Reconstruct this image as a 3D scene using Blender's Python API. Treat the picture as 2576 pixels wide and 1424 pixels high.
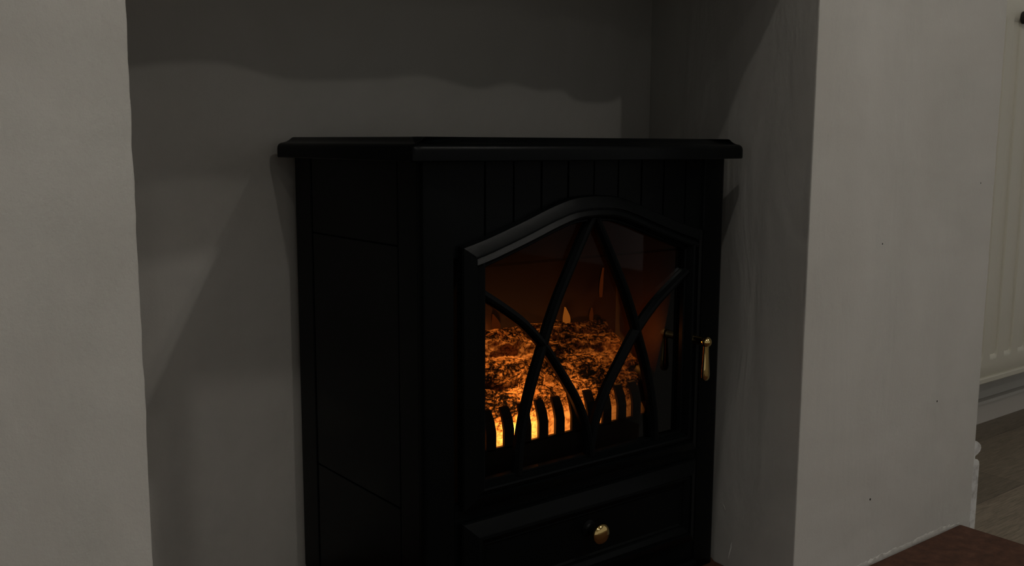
import bpy, bmesh, math, random
from mathutils import Vector, Matrix, noise
random.seed(7)
D = bpy.data
SC = bpy.context.scene
COL = SC.collection
for o in list(D.objects): D.objects.remove(o, do_unlink=True)

# ------------------------------------------------------------------ camera
ZC = 0.594
YAW, PITCH, ROLL, FPX = 0.6627682516, 0.1411724235, 0.0045563749, 2492.8
cam = D.cameras.new('camera'); cam_o = D.objects.new('camera', cam); COL.objects.link(cam_o)
cy, sy, cp, sp = math.cos(YAW), math.sin(YAW), math.cos(PITCH), math.sin(PITCH)
fw = Vector((sy*cp, cy*cp, -sp)); rt = Vector((cy, -sy, 0)); up = rt.cross(fw)
cr, sr = math.cos(ROLL), math.sin(ROLL)
r2 = cr*rt + sr*up; u2 = -sr*rt + cr*up
m = Matrix((r2, u2, -fw)).transposed().to_4x4()
m.translation = Vector((0, 0, ZC)); cam_o.matrix_world = m
cam.sensor_fit = 'HORIZONTAL'; cam.sensor_width = 36.0; cam.lens = FPX*36.0/2576.0
cam.clip_start = 0.02; cam.clip_end = 50
SC.camera = cam_o

# ------------------------------------------------------------------ world, lights, exposure
w = D.worlds.new('world'); SC.world = w; w.use_nodes = True
bg = w.node_tree.nodes['Background']; bg.inputs[0].default_value = (1.0, 0.98, 0.94, 1); bg.inputs[1].default_value = 0.235
vs = SC.view_settings
vs.view_transform = 'Standard'; vs.look = 'None'; vs.gamma = 1; vs.use_curve_mapping = False; vs.exposure = 0.0
CEIL = 2.35
def lamp(name, loc, watts, col=(1, .955, .88), r=0.03):
    l = D.lights.new(name, 'POINT'); l.energy = watts; l.color = col; l.shadow_soft_size = r
    o = D.objects.new(name, l); COL.objects.link(o); o.location = loc; return o
lamp('ceiling_downlight_light', (0.25, -2.15, CEIL-.05), 13.5)          # LIGHT_A
lamp('standing_lamp_light', (-1.10, -3.56, 1.98), 3.5)                 # LIGHT_B
lamp('ceiling_downlight_light', (1.58, -1.05, CEIL-.05), 6.0)          # LIGHT_C
lamp('ceiling_downlight_light', (1.46, -0.67, CEIL-.05), 15.5)          # LIGHT_D
lamp('ceiling_downlight_light', (-0.41, -1.07, CEIL-.05), 3.8)          # LIGHT_E
lamp('ceiling_downlight_light', (-0.22, -0.30, CEIL-.05), 12.0)          # LIGHT_F

# ------------------------------------------------------------------ materials
def mat(name, col, rough=.6, metal=0, spec=.5):
    mt = D.materials.new(name); mt.use_nodes = True
    b = mt.node_tree.nodes['Principled BSDF']
    b.inputs['Base Color'].default_value = (*col, 1); b.inputs['Roughness'].default_value = rough
    b.inputs['Metallic'].default_value = metal; b.inputs['Specular IOR Level'].default_value = spec
    return mt
class N:
    def __init__(s, mt): s.t = mt.node_tree; s.b = s.t.nodes.get('Principled BSDF'); s.x = s.t.nodes.new('ShaderNodeTexCoord')
    def n(s, kind, **kw):
        nd = s.t.nodes.new(kind)
        for k, v in kw.items():
            if k in nd.inputs.keys() if isinstance(k, str) else False: nd.inputs[k].default_value = v
            else: setattr(nd, k, v)
        return nd
    def l(s, a, b): s.t.links.new(a, b)
    def mapping(s, scale, rot=(0, 0, 0), loc=(0, 0, 0)):
        mp = s.t.nodes.new('ShaderNodeMapping'); mp.inputs['Scale'].default_value = scale; mp.inputs['Rotation'].default_value = rot
        mp.inputs['Location'].default_value = loc
        s.l(s.x.outputs['Object'], mp.inputs[0]); return mp.outputs[0]
    def noise(s, vec, scale, detail=5, rough=.55, dist=0):
        nd = s.t.nodes.new('ShaderNodeTexNoise'); s.l(vec, nd.inputs['Vector'])
        nd.inputs['Scale'].default_value = scale; nd.inputs['Detail'].default_value = detail
        nd.inputs['Roughness'].default_value = rough; nd.inputs['Distortion'].default_value = dist
        return nd.outputs[0]
    def ramp(s, fac, stops):
        nd = s.t.nodes.new('ShaderNodeValToRGB'); s.l(fac, nd.inputs[0]); e = nd.color_ramp.elements
        while len(e) < len(stops): e.new(.5)
        for i, (p, c) in enumerate(stops): e[i].position = p; e[i].color = (*c, 1)
        return nd.outputs[0]
    def bump(s, h, strength, dist, prev=None):
        nd = s.t.nodes.new('ShaderNodeBump'); nd.inputs['Strength'].default_value = strength; nd.inputs['Distance'].default_value = dist
        s.l(h, nd.inputs['Height'])
        if prev: s.l(prev, nd.inputs['Normal'])
        return nd.outputs[0]

def plaster(name, c1, c2, brush=.55):
    mt = mat(name, c1, .75, 0, .25); g = N(mt)
    v = g.mapping((1, 1, 1))
    col = g.ramp(g.noise(v, 3.0, 4, .6, .8), [(.35, c1), (.65, c2)])
    g.l(col, g.b.inputs['Base Color'])
    trowel = g.noise(g.mapping((1, 1, .35), (.3, .5, .2)), 9, 3, .5, 1.2)
    n1 = g.bump(trowel, .35, .012)
    n2 = g.bump(g.noise(g.mapping((3, 3, 1.3)), 40, 6, .65, .5), brush*.6, .0008, n1)
    n3 = g.bump(g.noise(v, 260, 3, .7), .7, .0006, n2)
    g.l(n3, g.b.inputs['Normal']); return mt
M_wall = plaster('wall_paint_grey_lit', (.475, .462, .425), (.535, .522, .485))  # same paint as the recess, lightened so the piers look better lit
M_back = plaster('wall_paint_grey_shaded', (.44, .425, .385), (.48, .465, .43), .2)  # darker copy of the wall paint, recess shade put into the colour
M_hole = mat('nail_hole_dark', (.02, .018, .015), .9)
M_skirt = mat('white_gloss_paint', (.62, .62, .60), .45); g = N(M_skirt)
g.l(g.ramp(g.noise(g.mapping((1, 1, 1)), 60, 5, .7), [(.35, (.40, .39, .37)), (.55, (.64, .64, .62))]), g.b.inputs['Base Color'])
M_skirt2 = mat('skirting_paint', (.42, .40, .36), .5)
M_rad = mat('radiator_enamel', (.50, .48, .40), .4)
M_hearth = mat('hearth_stone', (.10, .04, .025), .8, 0, .2); g = N(M_hearth)
v = g.mapping((1, 1, 1))
g.l(g.ramp(g.noise(v, 45, 7, .7, .2), [(.3, (.045, .021, .013)), (.55, (.080, .036, .022)), (.8, (.125, .062, .041))]), g.b.inputs['Base Color'])
g.l(g.bump(g.noise(v, 170, 6, .7), .5, .0012), g.b.inputs['Normal'])
PLK = 4
M_floor = mat('laminate_planks', (.1, .08, .06), .5, 0, .3); g = N(M_floor)
br = g.t.nodes.new('ShaderNodeTexBrick'); br.offset = .37; br.inputs['Scale'].default_value = 1
br.inputs['Brick Width'].default_value = 1.25; br.inputs['Row Height'].default_value = .19
br.inputs['Mortar Size'].default_value = .0012; br.inputs['Color1'].default_value = (0, 0, 0, 1); br.inputs['Color2'].default_value = (1, 1, 1, 1)
br.inputs['Mortar'].default_value = (0, 0, 0, 1)
g.l(g.mapping((1, 1, 1), (0, 0, 0), (.60+1.25*PLK, .115, 0)), br.inputs['Vector'])
tone = g.ramp(br.outputs['Color'], [(0, (.10, .078, .055)), (.5, (.20, .165, .12)), (1, (.26, .215, .16))])
grain = g.ramp(g.noise(g.mapping((3, 50, 1)), 7, 9, .78, .5), [(.38, (.35, .33, .30)), (.60, (1, 1, 1))])
mx = g.t.nodes.new('ShaderNodeMixRGB'); mx.blend_type = 'MULTIPLY'; mx.inputs[0].default_value = .85
g.l(tone, mx.inputs[1]); g.l(grain, mx.inputs[2]); g.l(mx.outputs[0], g.b.inputs['Base Color'])

M_black = mat('stove_black_enamel', (.0017, .0023, .0025), .36, 0, .09); g = N(M_black)
g.l(g.bump(g.noise(g.mapping((1, 1, 1)), 900, 2, .5), .25, .0003), g.b.inputs['Normal'])
M_inside = mat('firebox_black', (.010, .0085, .007), .55, 0, .2)
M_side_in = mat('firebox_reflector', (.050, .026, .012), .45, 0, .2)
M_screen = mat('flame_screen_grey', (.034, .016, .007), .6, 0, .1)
M_grate = mat('grate_dark_iron', (.012, .012, .010), .5, 0, .3)
M_brass = mat('polished_brass', (.74, .53, .21), .06, 1)
M_ceil = mat('ceiling_white', (.6, .59, .56), .9)

# log shell: thin moulded resin that lets the lamp under it shine through
M_log = D.materials.new('glowing_log_resin'); M_log.use_nodes = True
g = N(M_log); t = g.t; t.nodes.remove(g.b)
out = [n for n in t.nodes if n.type == 'OUTPUT_MATERIAL'][0]
v = g.mapping((1, 1, 1)); vs_ = g.mapping((.45, 1, 1.0))
wr = g.noise(vs_, 120, 10, .82, .8)
fine = g.noise(v, 420, 6, .75, .4)
big = g.noise(v, 20, 3, .5, .4)
def mth(op, a, b):
    nd = t.nodes.new('ShaderNodeMath'); nd.operation = op
    for i, q in enumerate((a, b)):
        if isinstance(q, (int, float)): nd.inputs[i].default_value = q
        else: t.links.new(q, nd.inputs[i])
    return nd.outputs[0]
wv = t.nodes.new('ShaderNodeVectorMath'); wv.operation = 'ADD'
wn = t.nodes.new('ShaderNodeTexNoise'); wn.inputs['Scale'].default_value = 55; wn.inputs['Detail'].default_value = 4; t.links.new(v, wn.inputs['Vector'])
sc = t.nodes.new('ShaderNodeVectorMath'); sc.operation = 'SCALE'; sc.inputs['Scale'].default_value = .020; t.links.new(wn.outputs['Color'], sc.inputs[0])
t.links.new(vs_, wv.inputs[0]); t.links.new(sc.outputs[0], wv.inputs[1])
vo = t.nodes.new('ShaderNodeTexVoronoi'); vo.feature = 'DISTANCE_TO_EDGE'; vo.inputs['Scale'].default_value = 125; t.links.new(wv.outputs[0], vo.inputs['Vector'])
crack = t.nodes.new('ShaderNodeMapRange'); crack.inputs[1].default_value = 0; crack.inputs[2].default_value = .22; t.links.new(vo.outputs[0], crack.inputs[0])
bark = mth('ADD', mth('MULTIPLY', crack.outputs[0], .07), mth('MULTIPLY', wr, .42))
h = mth('ADD', bark, mth('ADD', mth('MULTIPLY', fine, .30), mth('MULTIPLY', big, .30)))
sepz = t.nodes.new('ShaderNodeSeparateXYZ'); t.links.new(g.x.outputs['Object'], sepz.inputs[0])
low = t.nodes.new('ShaderNodeMapRange'); low.inputs[1].default_value = .262; low.inputs[2].default_value = .238
low.inputs[3].default_value = 0; low.inputs[4].default_value = .13
t.links.new(sepz.outputs[2], low.inputs[0])
h = mth('ADD', h, low.outputs[0])
trc = g.ramp(h, [(.510, (.004, .003, .002)), (.545, (.07, .028, .008)), (.590, (.40, .16, .04)), (.70, (1.0, .52, .20))])
dfc = g.ramp(h, [(.40, (.010, .008, .006)), (.5, (.05, .03, .02)), (.62, (.20, .12, .07))])
tl = t.nodes.new('ShaderNodeBsdfTranslucent'); t.links.new(trc, tl.inputs[0])
df = t.nodes.new('ShaderNodeBsdfDiffuse'); t.links.new(dfc, df.inputs[0])
bn = g.bump(h, .8, .004); t.links.new(bn, df.inputs['Normal'])
ms = t.nodes.new('ShaderNodeMixShader'); ms.inputs[0].default_value = .62
t.links.new(df.outputs[0], ms.inputs[1]); t.links.new(tl.outputs[0], ms.inputs[2]); t.links.new(ms.outputs[0], out.inputs[0])

def emis(name, col, s):
    mt = D.materials.new(name); mt.use_nodes = True; t = mt.node_tree; t.nodes.remove(t.nodes['Principled BSDF'])
    e = t.nodes.new('ShaderNodeEmission'); e.inputs[0].default_value = (*col, 1); e.inputs[1].default_value = s
    t.links.new(e.outputs[0], [n for n in t.nodes if n.type == 'OUTPUT_MATERIAL'][0].inputs[0]); return mt
M_flame = emis('flame_effect_light', (1, .27, .03), .34)
M_flame_dim = emis('flame_effect_light_faint', (1, .18, .02), .06)
M_ember = emis('ember_spark_light', (1, .42, .10), .9)

M_glass = D.materials.new('smoked_glass'); M_glass.use_nodes = True
t = M_glass.node_tree; t.nodes.remove(t.nodes['Principled BSDF'])
tr = t.nodes.new('ShaderNodeBsdfTransparent'); tr.inputs[0].default_value = (.80, .78, .76, 1)
gl = t.nodes.new('ShaderNodeBsdfGlossy'); gl.inputs['Roughness'].default_value = .03; gl.inputs[0].default_value = (.07, .07, .07, 1)
fr = t.nodes.new('ShaderNodeFresnel'); fr.inputs[0].default_value = 1.35
ms = t.nodes.new('ShaderNodeMixShader'); t.links.new(fr.outputs[0], ms.inputs[0])
t.links.new(tr.outputs[0], ms.inputs[1]); t.links.new(gl.outputs[0], ms.inputs[2])
t.links.new(ms.outputs[0], [n for n in t.nodes if n.type == 'OUTPUT_MATERIAL'][0].inputs[0])

# ------------------------------------------------------------------ mesh helpers
def obj(name, bm, mt, parent=None, smooth=None, bevel=None, seg=2):
    me = D.meshes.new(name); bmesh.ops.recalc_face_normals(bm, faces=bm.faces); bm.to_mesh(me); bm.free()
    for q in (mt if isinstance(mt, (list, tuple)) else [mt]): me.materials.append(q)
    o = D.objects.new(name, me); COL.objects.link(o)
    if parent: o.parent = parent
    if smooth is not None:
        for p in me.polygons: p.use_smooth = True
        try: me.set_sharp_from_angle(angle=math.radians(smooth))
        except Exception: pass
    if bevel:
        b = o.modifiers.new('bevel', 'BEVEL'); b.width = bevel; b.segments = seg; b.limit_method = 'ANGLE'; b.angle_limit = math.radians(35)
    return o
def structure(o): o['kind'] = 'structure'; return o
def tag(o, label, cat, group=None):
    o['label'] = label; o['category'] = cat
    if group: o['group'] = group
    return o
def box(bm, x0, x1, y0, y1, z0, z1):
    vs = [bm.verts.new((x, y, z)) for x in (x0, x1) for y in (y0, y1) for z in (z0, z1)]
    for f in ((0,1,3,2),(4,6,7,5),(0,4,5,1),(2,3,7,6),(0,2,6,4),(1,5,7,3)): bm.faces.new([vs[i] for i in f])
def rings(bm, rs, cap0=True, cap1=True, closed=True):
    vv = [[bm.verts.new(p) for p in r] for r in rs]
    n = len(rs[0])
    for a, b in zip(vv, vv[1:]):
        for i in range(n if closed else n-1):
            j = (i+1) % n; bm.faces.new((a[i], a[j], b[j], b[i]))
    if cap0: bm.faces.new(list(reversed(vv[0])))
    if cap1: bm.faces.new(vv[-1])
    return vv
def inset(poly, d):           # poly counter-clockwise list of 2-D points, moves inwards by d
    n = len(poly); out = []
    for i in range(n):
        p0, p1, p2 = Vector(poly[i-1]), Vector(poly[i]), Vector(poly[(i+1) % n])
        a = (p1-p0).normalized(); b = (p2-p1).normalized()
        na = Vector((-a.y, a.x)); nb = Vector((-b.y, b.x)); mm = (na+nb)
        if mm.length < 1e-6: mm = na
        mm.normalize(); k = d/max(.35, mm.dot(na)); q = p1+mm*k; out.append((q.x, q.y))
    return out
def catmull(pts, n=8):
    P = [Vector(p) for p in pts]; P = [2*P[0]-P[1]]+P+[2*P[-1]-P[-2]]; out = []
    for i in range(1, len(P)-2):
        for k in range(n):
            s = k/n; a, b, c, d = P[i-1], P[i], P[i+1], P[i+2]
            out.append(.5*((2*b)+(-a+c)*s+(2*a-5*b+4*c-d)*s*s+(-a+3*b-3*c+d)*s**3))
    out.append(P[-2]); return out
def lathe(bm, base, axis, prof, n=24):
    axis = Vector(axis).normalized(); base = Vector(base)
    u = axis.orthogonal().normalized(); v = axis.cross(u)
    rs = []
    for a, r in prof:
        rs.append([base+axis*a+(u*math.cos(2*math.pi*k/n)+v*math.sin(2*math.pi*k/n))*max(r, 1e-5) for k in range(n)])
    rings(bm, rs)

# ------------------------------------------------------------------ room shell
FLOOR = -0.05
YP = 0.7444              # front of the chimney breast
XL, XR, XE = 0.2313, 1.051, 1.5145
YB = 1.22                # back of the recess
XLB, XRB = 0.02, 1.26
YALC = 1.11
def fn(x, y, z): return noise.noise(Vector((x, y, z)))
def pier(name, foot, round_idx, z0, z1, lean=None):
    bm = bmesh.new(); rs = []; nz = 90
    for k in range(nz+1):
        z = z0+(z1-z0)*k/nz; r = []
        n = len(foot)
        for i, p in enumerate(foot):
            if i in round_idx:
                a = (Vector(foot[i-1])-Vector(p)).normalized(); b = (Vector(foot[(i+1) % n])-Vector(p)).normalized()
                rad = .0035
                j = .0004*fn(3*i, 0, z*11)+.0006*fn(7*i, 5, z*45)
                q = Vector(p)+(a+b)*(-j)
                for s in (0, .25, .5, .75, 1):
                    pt = (q+a*rad)*(1-s)**2+q*2*s*(1-s)+(q+b*rad)*s*s
                    r.append((pt.x, pt.y, z))
            elif i == lean:
                q = min(1, max(0, z/.42)); q = q*q*(3-2*q)
                r.append((1.0635+(1.1075-1.0635)*q+.0012*fn(z*14, 2, 0), .886, z))
            else: r.append((p[0], p[1], z))
        rs.append(r)
    rings(bm, rs); return structure(obj(name, bm, M_wall, smooth=40))
pier('wall_left', [(-1.6, YP), (XL, YP), (XLB, YB), (-1.6, YB)], {1}, FLOOR-.02, 1.05)
pier('wall_right', [(XR, YP), (XE, YP), (XE, YB+.02), (XRB, YB+.02), (1.1075, .886)], {0, 1}, FLOOR-.02, 1.05, 4)
bm = bmesh.new(); box(bm, -1.6, XE, YB, YB+.2, FLOOR-.02, CEIL); structure(obj('wall_back', bm, M_back))
bm = bmesh.new(); box(bm, XE, 3.4, YALC, YALC+.25, FLOOR-.02, CEIL); structure(obj('wall_alcove', bm, M_wall))
bm = bmesh.new(); box(bm, -1.8, 3.6, -5.2, YALC+.2, FLOOR-.08, FLOOR); structure(obj('floor', bm, M_floor))
bm = bmesh.new(); box(bm, -3.0, 3.6, -5.2, YB+.2, CEIL, CEIL+.1); structure(obj('ceiling', bm, M_ceil))
# breast above the opening: its lower edge is wavy (rough old lintel under paint)
ZL = 0.905
wav = [(-.1, 0), (.25, .002), (.33, -.002), (.40, .004), (.46, .006), (.53, -.003), (.60, -.002), (.66, .001), (.71, .005), (.76, .000), (.80, -.004),
       (.85, .002), (.90, -.003), (.94, -.002), (.97, -.011), (1.03, -.011), (1.07, -.003), (1.2, -.004)]
wp = catmull([(x, z, 0) for x, z in wav], 6)
bm = bmesh.new(); rs = []
for p in wp:
    z = ZL+p.y*1.5
    rs.append([(p.x, YP+.0003, z+.006), (p.x, YP+.0003, 1.0495), (p.x, YB-.001, 1.0495), (p.x, YB-.001, ZL+.02), (p.x, YP+.05, z+.002), (p.x, YP+.006, z)])
rings(bm, rs); structure(obj('wall_lintel', bm, M_wall, smooth=40))
bm = bmesh.new(); box(bm, -1.6, XE, YP, YB, 1.05, CEIL); structure(obj('wall_breast', bm, M_wall))

# nail holes in the right pier (small dents left by pins)
def hole(x, z, r):
    bm = bmesh.new(); lathe(bm, (x, YP+.001, z), (0, -1, 0), [(0, r), (.0013, r*.9), (.0016, r*.3)], 10)
    return bm
right = D.objects['wall_right']
for x, z, r in ((1.2166, .4600, .0012), (1.3868, .2140, .0017), (1.2226, .0983, .0018), (1.4715, .5365, .0010)):
    obj('nail_hole', hole(x, z, r), M_hole, right)

# plaster ridge where the pier meets the hearth
bm = bmesh.new(); rs = []
for k in range(361):
    s = k/360; x = XR-.004+(1.483-XR)*s
    hgt = .0065+.004*fn(x*9, 1, 0)+.003*fn(x*60, 2, 0)+.002*fn(x*170, 5, 0); dep = .0008+.0009*fn(x*25, 3, 0)+.0012*fn(x*110, 4, 0)
    if x > 1.45: hgt *= .5
    rs.append([(x, YP+.004, hgt+.002), (x, YP-.0004, hgt), (x, YP-dep*.8, hgt*.72), (x, YP-dep*1.25, hgt*.30), (x, YP-dep*.9, .0004), (x, YP+.004, 0.0001)])
rings(bm, rs); obj('plaster_ridge', bm, M_wall, right, smooth=60)
# small ridges of filler at the foot of the reveal, beside the stove
for k, (y, z, hh, ww) in enumerate(((.858, .026, .030, .0014), (.872, .085, .010, .0008))):
    bm = bmesh.new(); rs = []
    for i in range(15):
        q = i/14; rr = ww*math.sin(math.pi*min(.97, max(.03, q)))*(1+.4*fn(i*.7, k, 0)); zz = z+hh*(q-.5)
        cx = XR+(1.0635-XR)*(y-YP)/(.886-YP)+.3*max(0, zz)*.03; cy_ = y+.006*(q-.5)*(1 if k % 2 else -1)+.0015*fn(i*.5, 9, k)
        rs.append([(cx-rr*.45*math.cos(a), cy_+rr*math.sin(a), zz) for a in [2*math.pi*j/8 for j in range(8)]])
    rings(bm, rs); obj('filler_ridge', bm, M_wall, right, smooth=70)

# skirting on the side of the pier (seen end-on) and along the alcove wall
prof = [(0, -.05), (.0185, -.05), (.0190, .086), (.0178, .0915), (.013, .0955), (.006, .097), (.0035, .0995), (.0040, .1030), (.0120, .1050), (.0190, .1085), (.0215, .1135), (.0195, .1185), (.012, .1240), (.005, .1275), (0, .1285)]
bm = bmesh.new(); rings(bm, [[(XE+a, y, b) for a, b in prof] for y in (YP+.001, YALC)])
structure(obj('baseboard_right', bm, M_skirt, smooth=50, bevel=.0008))
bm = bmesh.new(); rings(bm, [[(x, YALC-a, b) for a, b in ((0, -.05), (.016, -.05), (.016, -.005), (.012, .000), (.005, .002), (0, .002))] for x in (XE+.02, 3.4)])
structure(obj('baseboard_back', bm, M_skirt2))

# ------------------------------------------------------------------ hearth
bm = bmesh.new(); ft = [(XL+.0005, YP), (XR-.0005, YP), (1.0618, .886), (XRB-.0005, YB-.0005), (XLB+.0005, YB-.0005)]
rings(bm, [[(x, y, z) for x, y in ft] for z in (FLOOR, 0)]); structure(obj('floor_recess', bm, M_hearth))
bm = bmesh.new(); box(bm, -.25, 1.4810, .10, YP-.0002, FLOOR, 0)
h_o = obj('hearth', bm, M_hearth, bevel=.004, seg=3)
tag(h_o, 'red-brown stone hearth slab in front of the black stove and pier', 'hearth')

# ------------------------------------------------------------------ radiator in the alcove
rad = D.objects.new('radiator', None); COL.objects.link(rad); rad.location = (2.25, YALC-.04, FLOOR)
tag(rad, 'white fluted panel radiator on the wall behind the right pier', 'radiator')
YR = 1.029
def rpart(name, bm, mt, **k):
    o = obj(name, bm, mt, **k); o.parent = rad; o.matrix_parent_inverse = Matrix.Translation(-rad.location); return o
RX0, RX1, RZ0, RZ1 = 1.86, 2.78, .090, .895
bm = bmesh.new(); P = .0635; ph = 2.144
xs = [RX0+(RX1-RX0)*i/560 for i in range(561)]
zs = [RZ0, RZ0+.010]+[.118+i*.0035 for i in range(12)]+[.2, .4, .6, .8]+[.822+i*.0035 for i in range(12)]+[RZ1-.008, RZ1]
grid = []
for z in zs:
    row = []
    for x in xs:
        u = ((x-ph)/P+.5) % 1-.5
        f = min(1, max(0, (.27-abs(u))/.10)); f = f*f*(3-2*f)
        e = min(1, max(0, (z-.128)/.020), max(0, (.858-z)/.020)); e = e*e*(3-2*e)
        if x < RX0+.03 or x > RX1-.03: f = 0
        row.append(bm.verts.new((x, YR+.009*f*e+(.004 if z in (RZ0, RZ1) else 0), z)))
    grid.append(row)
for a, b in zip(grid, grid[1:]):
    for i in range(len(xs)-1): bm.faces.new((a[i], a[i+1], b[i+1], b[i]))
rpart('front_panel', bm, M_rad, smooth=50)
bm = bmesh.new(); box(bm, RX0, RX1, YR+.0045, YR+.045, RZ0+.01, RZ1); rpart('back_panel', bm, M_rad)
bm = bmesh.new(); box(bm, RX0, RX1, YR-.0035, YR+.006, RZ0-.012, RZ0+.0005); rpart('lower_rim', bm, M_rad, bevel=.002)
bm = bmesh.new(); lathe(bm, (2.163, YR-.001, .858), (0, -1, 0), [(0, .013), (.012, .012), (.014, .006)], 16); rpart('dark_disc', bm, M_hole)  # dark disc on the front panel at the flute tops
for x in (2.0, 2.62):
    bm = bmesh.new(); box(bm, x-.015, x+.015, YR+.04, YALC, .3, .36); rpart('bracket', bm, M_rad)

# ------------------------------------------------------------------ the electric stove
X0, X1, YF, YK = .5715, 1.0575, .8857, 1.190
XC = (.6188+1.0083)/2; Z0, Z1 = .0, .5735
st = D.objects.new('electric_stove', None); COL.objects.link(st); st.location = ((X0+X1)/2, (YF+YK)/2, 0)
tag(st, 'black electric stove with arched glass door, glowing logs and brass handle, on the hearth', 'stove')
def part(name, bm, mt, parent=None, **k):
    o = obj(name, bm, mt, **k); o.parent = parent or st
    if o.parent == st: o.matrix_parent_inverse = Matrix.Translation(-st.location)
    return o

# arch line of the door
AW = (1.0083-.6188)/2
hp = [(0, .5315), (.18, .5290), (.36, .5195), (.55, .5065), (.72, .4955), (.86, .4870), (1.0, .4800)]
hc = catmull([(a, b, 0) for a, b in hp], 6)
def arch(x):
    s = min(1, abs(x-XC)/AW)
    for a, b in zip(hc, hc[1:]):
        if a.x <= s <= b.x: return a.y+(b.y-a.y)*(s-a.x)/max(1e-9, b.x-a.x)
    return hc[-1].y

# body shell panels
CR = .006
bm = bmesh.new()
def stile(xa, xb, left):
    c = .006
    if left: ft = [(xa, YF+c), (xa+c*.3, YF+c*.3), (xa+c, YF), (xb-.002, YF), (xb, YF+.003), (xb, YF+.012), (xa, YF+.012)]
    else: ft = [(xa, YF+.003), (xa+.002, YF), (xb-c, YF), (xb-c*.3, YF+c*.3), (xb, YF+c), (xb, YF+.012), (xa, YF+.012)]
    b = bmesh.new(); rings(b, [[(x, y, z) for x, y in ft] for z in (.0005, Z1)]); return b
part('front_stile', stile(X0, .6120, True), M_black, smooth=50)
part('front_stile', stile(1.0155, X1, False), M_black, smooth=50)
# beaded panel over the door, its foot follows the arch
bm = bmesh.new(); gx = [.6555, .6961, .7369, .7780, .8190, .8596, .9005, .9408, .9821]
xs = sorted(set([.6120, 1.0155]+[.612+.4035*i/90 for i in range(91)]+[q+d for q in gx for d in (-.0016, -.0005, .0005, .0016)]))
top, bot = [], []
for x in xs:
    dp = .0035+(.0030 if any(abs(x-q) < .0007 for q in gx) else 0)
    top.append(bm.verts.new((x, YF+dp, Z1))); bot.append(bm.verts.new((x, YF+dp, arch(x)-.012)))
for i in range(len(xs)-1): bm.faces.new((bot[i], bot[i+1], top[i+1], top[i]))
ext = bmesh.ops.extrude_face_region(bm, geom=list(bm.faces))
for q in ext['geom']:
    if isinstance(q, bmesh.types.BMVert): q.co.y = YF+.011
part('beaded_panel', bm, M_black)
# side cladding: corner strips, three inset panels with seams
for sx, sgn in ((X0, 1), (X1, -1)):
    a, b_ = sorted((sx, sx+sgn*.006))
    bm = bmesh.new(); box(bm, a, b_, YF+.012, .9370, .020, Z1); part('corner_strip', bm, M_black, bevel=.001)
    bm = bmesh.new(); box(bm, a, b_, 1.1470, YK, .020, Z1); part('corner_strip', bm, M_black, bevel=.001)
    for z0, z1 in ((.020, .1745), (.1765, .4785), (.4805, Z1)):
        a, b_ = sorted((sx+sgn*.0006, sx+sgn*.006))
        bm = bmesh.new(); box(bm, a, b_, .9395, 1.1440, z0, z1); part('side_panel', bm, M_black, bevel=.0008)
    a, b_ = sorted((sx+sgn*.006, sx+sgn*.010)); bm = bmesh.new(); box(bm, a, b_, YF+.012, YK-.002, .004, Z1); part('liner', bm, M_inside)
bm = bmesh.new(); box(bm, X0+.010, X1-.010, YK-.008, YK, .004, Z1); part('rear_panel', bm, M_inside)
bm = bmesh.new(); box(bm, X0+.001, X1-.001, YF+.003, YK, 0, .0205); part('plinth', bm, M_black, bevel=.001)
bm = bmesh.new(); box(bm, .6177, 1.0150, YF-.010, YF, 0.0002, .0185); part('base_moulding', bm, M_black, bevel=.006, seg=4)
bm = bmesh.new(); box(bm, .6120, 1.0155, YF+.002, YF+.011, .020, .1850); part('lower_fascia', bm, M_black)

# top slab with ogee edge and a slightly bowed front
def slab_outline():
    xa, xb, yr = .5480, 1.0815, YK
    pts = [(xb, yr), (xa, yr)]; pts = [(xa, yr)]
    yl, y_r, bow = .8695, .8760, .030; n = 40
    for i in range(n+1):
        s = i/n; x = xa+(xb-xa)*s; y = yl+(y_r-yl)*s-bow*4*s*(1-s)
        if i == 0: pts += [(xa, y+.004), (xa+.0012, y+.0008), (x+.005, y-.0018)]
        elif i == n: pts += [(x-.005, y-.0018), (xb-.0012, y+.0008), (xb, y+.004)]
        else: pts.append((x, y))
    pts.append((xb, yr)); return pts
so = slab_outline()
# rear edge stays flush: scale inset only away from the back
def slab_ring(d, z):
    r = inset(so, d); return [(x, min(y, YK), z) if q[1] < YK-1e-6 else (x, YK, z) for (x, y), q in zip(r, so)]
sp_ = [(.0010, .5735), (0, .5745), (0, .5850), (.0006, .5880), (.0022, .5903), (.0048, .5918), (.0090, .5925), (.0130, .5937), (.0165, .5955), (.0195, .5978), (.0215, .5990), (.0235, .5993)]
bm = bmesh.new(); rings(bm, [slab_ring(d, z) for d, z in sp_]); part('top_slab', bm, M_black, smooth=35)

# framed fronts with a moulded edge (door and drawer)
PROF = [(0, -.004), (0, .004), (.0012, .0062), (.0132, .0126), (.0146, .0130), (.0153, .0100), (.0165, .0102), (.0228, .0138), (.0250, .0130), (.0275, .0070), (.0285, .0045), (.0300, .0048), (.0312, .0030)]
def frame_mesh(poly, prof, last_cap=False, thick=-.006):
    bm = bmesh.new(); rs = [[(x, YF-h, z) for x, z in inset(poly, d)] for d, h in prof]
    if not last_cap:
        rs.append([(x, YF-thick, z) for x, z in inset(poly, prof[-1][0])]); rs.append([(x, YF-thick, z) for x, z in poly])
        vv = rings(bm, rs, False, False); n = len(poly)
        for i in range(n):
            j = (i+1) % n; bm.faces.new((vv[-1][i], vv[-1][j], vv[0][j], vv[0][i]))
    else: rings(bm, rs)
    return bm
dz0 = .1780
poly = [(XC-AW, dz0), (XC+AW, dz0)]; n = 44
for i in range(n+1):
    x = XC+AW-2*AW*i/n; poly.append((x, arch(x)))
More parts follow.
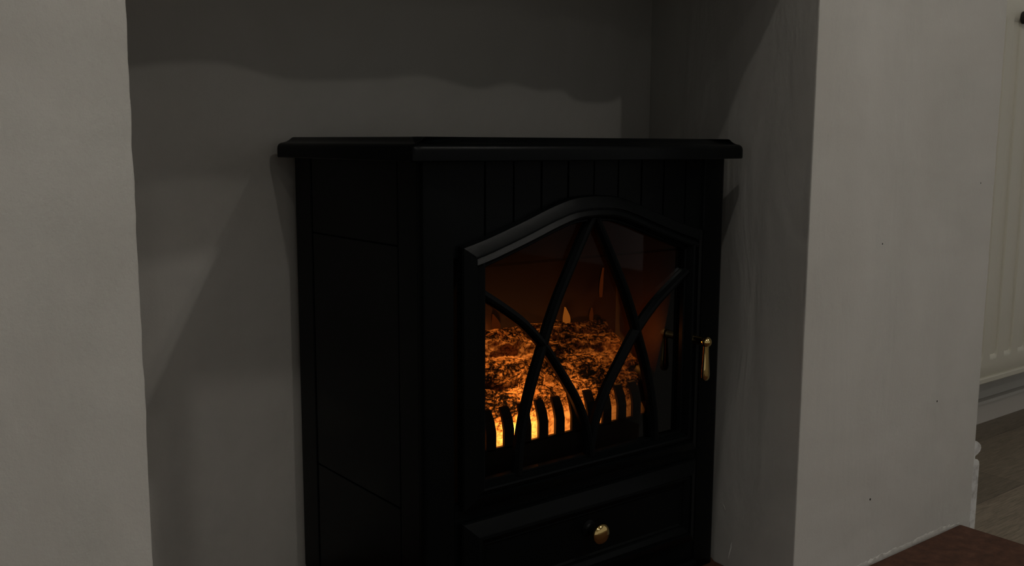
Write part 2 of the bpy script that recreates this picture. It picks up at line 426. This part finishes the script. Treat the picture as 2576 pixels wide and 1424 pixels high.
door = part('door', frame_mesh(poly, PROF), M_black, smooth=18)
gp = inset(poly, .029)
bm = bmesh.new(); rings(bm, [[(x, y, z) for x, z in gp] for y in (YF+.0030, YF+.0058)])
glass = part('glass_pane', bm, M_glass, door)
glass['label'] = 'clear smoked glass pane'
def bar(pts, wd=.0118, y0=-.0090, y1=.0025):
    c = catmull([(x, z, 0) for x, z in pts], 8); rs = []
    for i, p in enumerate(c):
        a = c[max(0, i-1)]; b = c[min(len(c)-1, i+1)]; tn = (b-a).normalized(); nx, nz = -tn.y, tn.x
        hw = wd/2; sec = [(-hw, y1), (-hw, -.0030), (-hw*.55, y0+.001), (0, y0), (hw*.55, y0+.001), (hw, -.0030), (hw, y1)]
        rs.append([(p.x+nx*s, YF+y, p.y+nz*s) for s, y in sec])
    bm = bmesh.new(); rings(bm, rs); return bm
b1 = [(.8135, .5090), (.8010, .4880), (.7785, .4480), (.7585, .4110), (.7430, .3765), (.7345, .3530), (.7195, .3130), (.7090, .2770), (.7020, .2430), (.6985, .2060)]
b3 = [(.6460, .4260), (.6750, .4080), (.7062, .3860), (.7359, .3575), (.7592, .3275), (.7873, .2870), (.8029, .2555), (.8110, .2270), (.8135, .2060)]
for pts in (b1, b3):
    part('lattice_bar', bar(pts), M_black, door, smooth=25)
    part('lattice_bar', bar([(2*XC-x, z) for x, z in pts]), M_black, door, smooth=25)
# brass handle: pivot, ball and hanging grip
hx, hz = .9902, .3346
bm = bmesh.new(); lathe(bm, (hx, YF-.010, hz), (0, -1, 0), [(0, .0066), (.0015, .0066), (.0025, .0058), (.018, .0058), (.020, .0052)], 24)
hd = part('handle', bm, M_brass, door, smooth=40); hd['label'] = 'polished brass drop handle'
bm = bmesh.new(); R_ = .0072
lathe(bm, (hx, YF-.0335, hz), (0, -1, 0), [(-R_*math.cos(a*math.pi/16), R_*math.sin(a*math.pi/16)) for a in range(17)], 28)
part('handle_ball', bm, M_brass, door, smooth=60)
bm = bmesh.new()
lathe(bm, (hx-.0005, YF-.0335, hz-.0055), (0, 0, -1), [(0, .0040), (.004, .0040), (.016, .0046), (.030, .0056), (.0385, .0062), (.0425, .0058), (.0455, .0040), (.0466, .0003)], 26)
part('handle_grip', bm, M_brass, door, smooth=60)

# drawer with moulded front and brass knob
dp = [(.6177, .0460), (1.0092, .0460), (1.0092, .1640), (.6177, .1640)]
PR2 = [(0, .0), (0, .004), (.0012, .0062), (.0150, .0145), (.0168, .0150), (.0176, .0125), (.0188, .0130), (.0215, .0135), (.0275, .0100), (.0290, .0075), (.0300, .0082), (.0310, .0080), (.0330, .0060)]
drawer = part('drawer', frame_mesh(dp, PR2, True), M_black, smooth=18)
kx, kz = .8100, .1135
bm = bmesh.new(); lathe(bm, (kx, YF-.006, kz), (0, -1, 0), [(0, .0110), (.0015, .0110), (.003, .0070), (.0055, .0048), (.0175, .0045)], 32)
part('knob_stem', bm, M_black, drawer, smooth=50)
bm = bmesh.new(); lathe(bm, (kx, YF-.006, kz), (0, -1, 0), [(.0165, .0046), (.018, .0080), (.0195, .0110), (.0215, .0130), (.0240, .0135), (.0265, .0125), (.0285, .0096), (.0300, .0050), (.0304, .0003)], 32)
kn = part('knob', bm, M_brass, drawer, smooth=60); kn['label'] = 'polished brass drawer knob'

# firebox
FX0, FX1, FY1 = .6350, .9960, 1.0300
bm = bmesh.new(); box(bm, FX0-.004, FX0, YF+.012, FY1, .170, .560); part('firebox_wall', bm, M_side_in)
bm = bmesh.new(); box(bm, FX1, FX1+.004, YF+.012, FY1, .170, .560); part('firebox_wall', bm, M_side_in)
bm = bmesh.new(); box(bm, FX0-.004, FX1+.004, FY1, FY1+.004, .170, .560); part('flame_screen', bm, M_screen)
bm = bmesh.new(); box(bm, FX0-.004, FX1+.004, YF+.012, FY1+.004, .166, .170); part('firebox_floor', bm, M_inside)
bm = bmesh.new(); box(bm, FX0-.004, FX1+.004, YF+.012, FY1+.004, .560, .564); part('firebox_ceiling', bm, M_inside)
# grate with fingers that bend back at the top
gr_bm = bmesh.new(); GY = .9200
box(gr_bm, FX0+.002, FX1-.002, GY, GY+.006, .171, .2290)
grate = part('grate', gr_bm, M_grate, bevel=.0008)
for k in range(13):
    x = .770+.0272*(k-4)
    if x < FX0+.012 or x > FX1-.01: continue
    bm = bmesh.new(); hw = .0074
    path = [(GY, .225), (GY, .2480), (GY+.0035, .2610), (GY+.0100, .2745)]
    rs = []
    for i, (y, z) in enumerate(path):
        s = hw if i < 3 else hw*.86
        rs.append([(x-s, y, z), (x+s, y, z), (x+s, y+.005, z+.0005), (x-s, y+.005, z+.0005)])
    rings(bm, rs); part('grate_finger', bm, M_grate, grate, bevel=.0008)

# moulded log bed: one thin shell, lamp underneath
def seg_d(px_, pz, a, b):
    ax, az = a; bx, bz = b; dx, dz = bx-ax, bz-az
    t_ = max(0, min(1, ((px_-ax)*dx+(pz-az)*dz)/(dx*dx+dz*dz))); return math.hypot(px_-ax-t_*dx, pz-az-t_*dz)
# logs given in (x, v) with v the distance up the sloping bed
logs = [((.64, .052), (.985, .048), .019, .020), ((.63, .082), (.76, .040), .017, .026), ((.66, .100), (.80, .088), .024, .022), ((.80, .110), (.765, .035), .021, .030),
        ((.79, .084), (.975, .074), .022, .024), ((.83, .118), (.95, .104), .020, .018), ((.63, .128), (.86, .134), .026, .020), ((.90, .060), (.985, .030), .018, .018)]
def bed(x, v):
    # base curve: vertical ember front then a slope to the back
    if v < .030: y, z, ny, nz = .9440, .2200+v, -1, 0
    else:
        s = (v-.030); y = .9440+s*.60; z = .2500+s*.80; ny, nz = -.80, .60
    h = 0
    for a, b, r, ht in logs:
        d = seg_d(x, v, a, b)
        if d < r: h = max(h, ht*math.sqrt(1-(d/r)**2))
    h *= min(1, max(0, (v-.024)/.02))
    n_ = .0045*fn(x*38, v*70, 1)+.0030*fn(x*90, v*120, 4)+.0014*fn(x*240, v*260, 9)
    h += n_*min(1, max(.1, (v-.02)/.02))
    e = max(0, (x-.955)/.03); z -= .05*e*e; 
    return (x, y+ny*h*.8, z+nz*h)
bm = bmesh.new(); NX, NV = 300, 150; g_ = []
for j in range(NV+1):
    v = .150*j/NV; g_.append([bm.verts.new(bed(.640+(.978-.640)*i/NX, v)) for i in range(NX+1)])
for a, b in zip(g_, g_[1:]):
    for i in range(NX): bm.faces.new((a[i], a[i+1], b[i+1], b[i]))
lb = part('log_bed', bm, M_log, smooth=180); lb['label'] = 'moulded charred logs glowing orange from within'
bm = bmesh.new(); box(bm, .640, .978, .9375, .9395, .215, .2500)
# dark stub of log at the right end of the bed
bm.free(); bm = bmesh.new()
lathe(bm, (.955, .962, .262), (1, -.12, 0), [(0, .020), (.008, .028), (.026, .030), (.031, .026), (.032, .001)], 22)
for q in bm.verts: q.co += Vector((0, 1, 1))*.003*fn(q.co.x*60, q.co.y*60, q.co.z*60)
part('log_end', bm, M_grate, smooth=50)
def inner(name, loc, wts, col, r=.012):
    o = lamp(name, (0, 0, 0), wts, col, r); o.parent = st; o.matrix_parent_inverse = Matrix.Translation(-st.location); o.location = loc; return o
inner('ember_bulb', (.745, .978, .240), .95, (1, .56, .22), .010)       # EMBER
inner('ember_bulb', (.860, .984, .246), .34, (1, .56, .22), .010)
inner('glow_fill', (.760, 1.018, .352), .0100, (1, .32, .05), .006)    # added lamp, stands in for log glow on the flame screen
inner('glow_fill', (.955, .948, .326), .11, (1, .32, .05), .006)  # added lamp near the right end, makes the side wall glow orange
# flames on the screen behind the logs
def flame(x, z, wd, ht, lean, mt):
    bm = bmesh.new(); rs = []
    for i in range(13):
        s = i/12; wv = wd*(math.sin(math.pi*min(1, .18+.82*s))**.9)*(1-s*.35)+.0002
        cx = x+lean*s*s; rs.append([(cx+wv*math.cos(a), FY1-.003+.0018*math.sin(a), z+ht*s) for a in [2*math.pi*k/10 for k in range(10)]])
    rings(bm, rs); part('flame', bm, mt, smooth=60)
flame(.8990, .3400, .0080, .0270, -.0035, M_flame)
flame(.9450, .3430, .0040, .0180, .0010, M_flame_dim)
flame(.9560, .3200, .0030, .0200, -.0020, M_flame)
flame(.9630, .3750, .0035, .0420, .0040, M_flame_dim)
flame(.7760, .3460, .0080, .0240, -.0060, M_flame_dim)
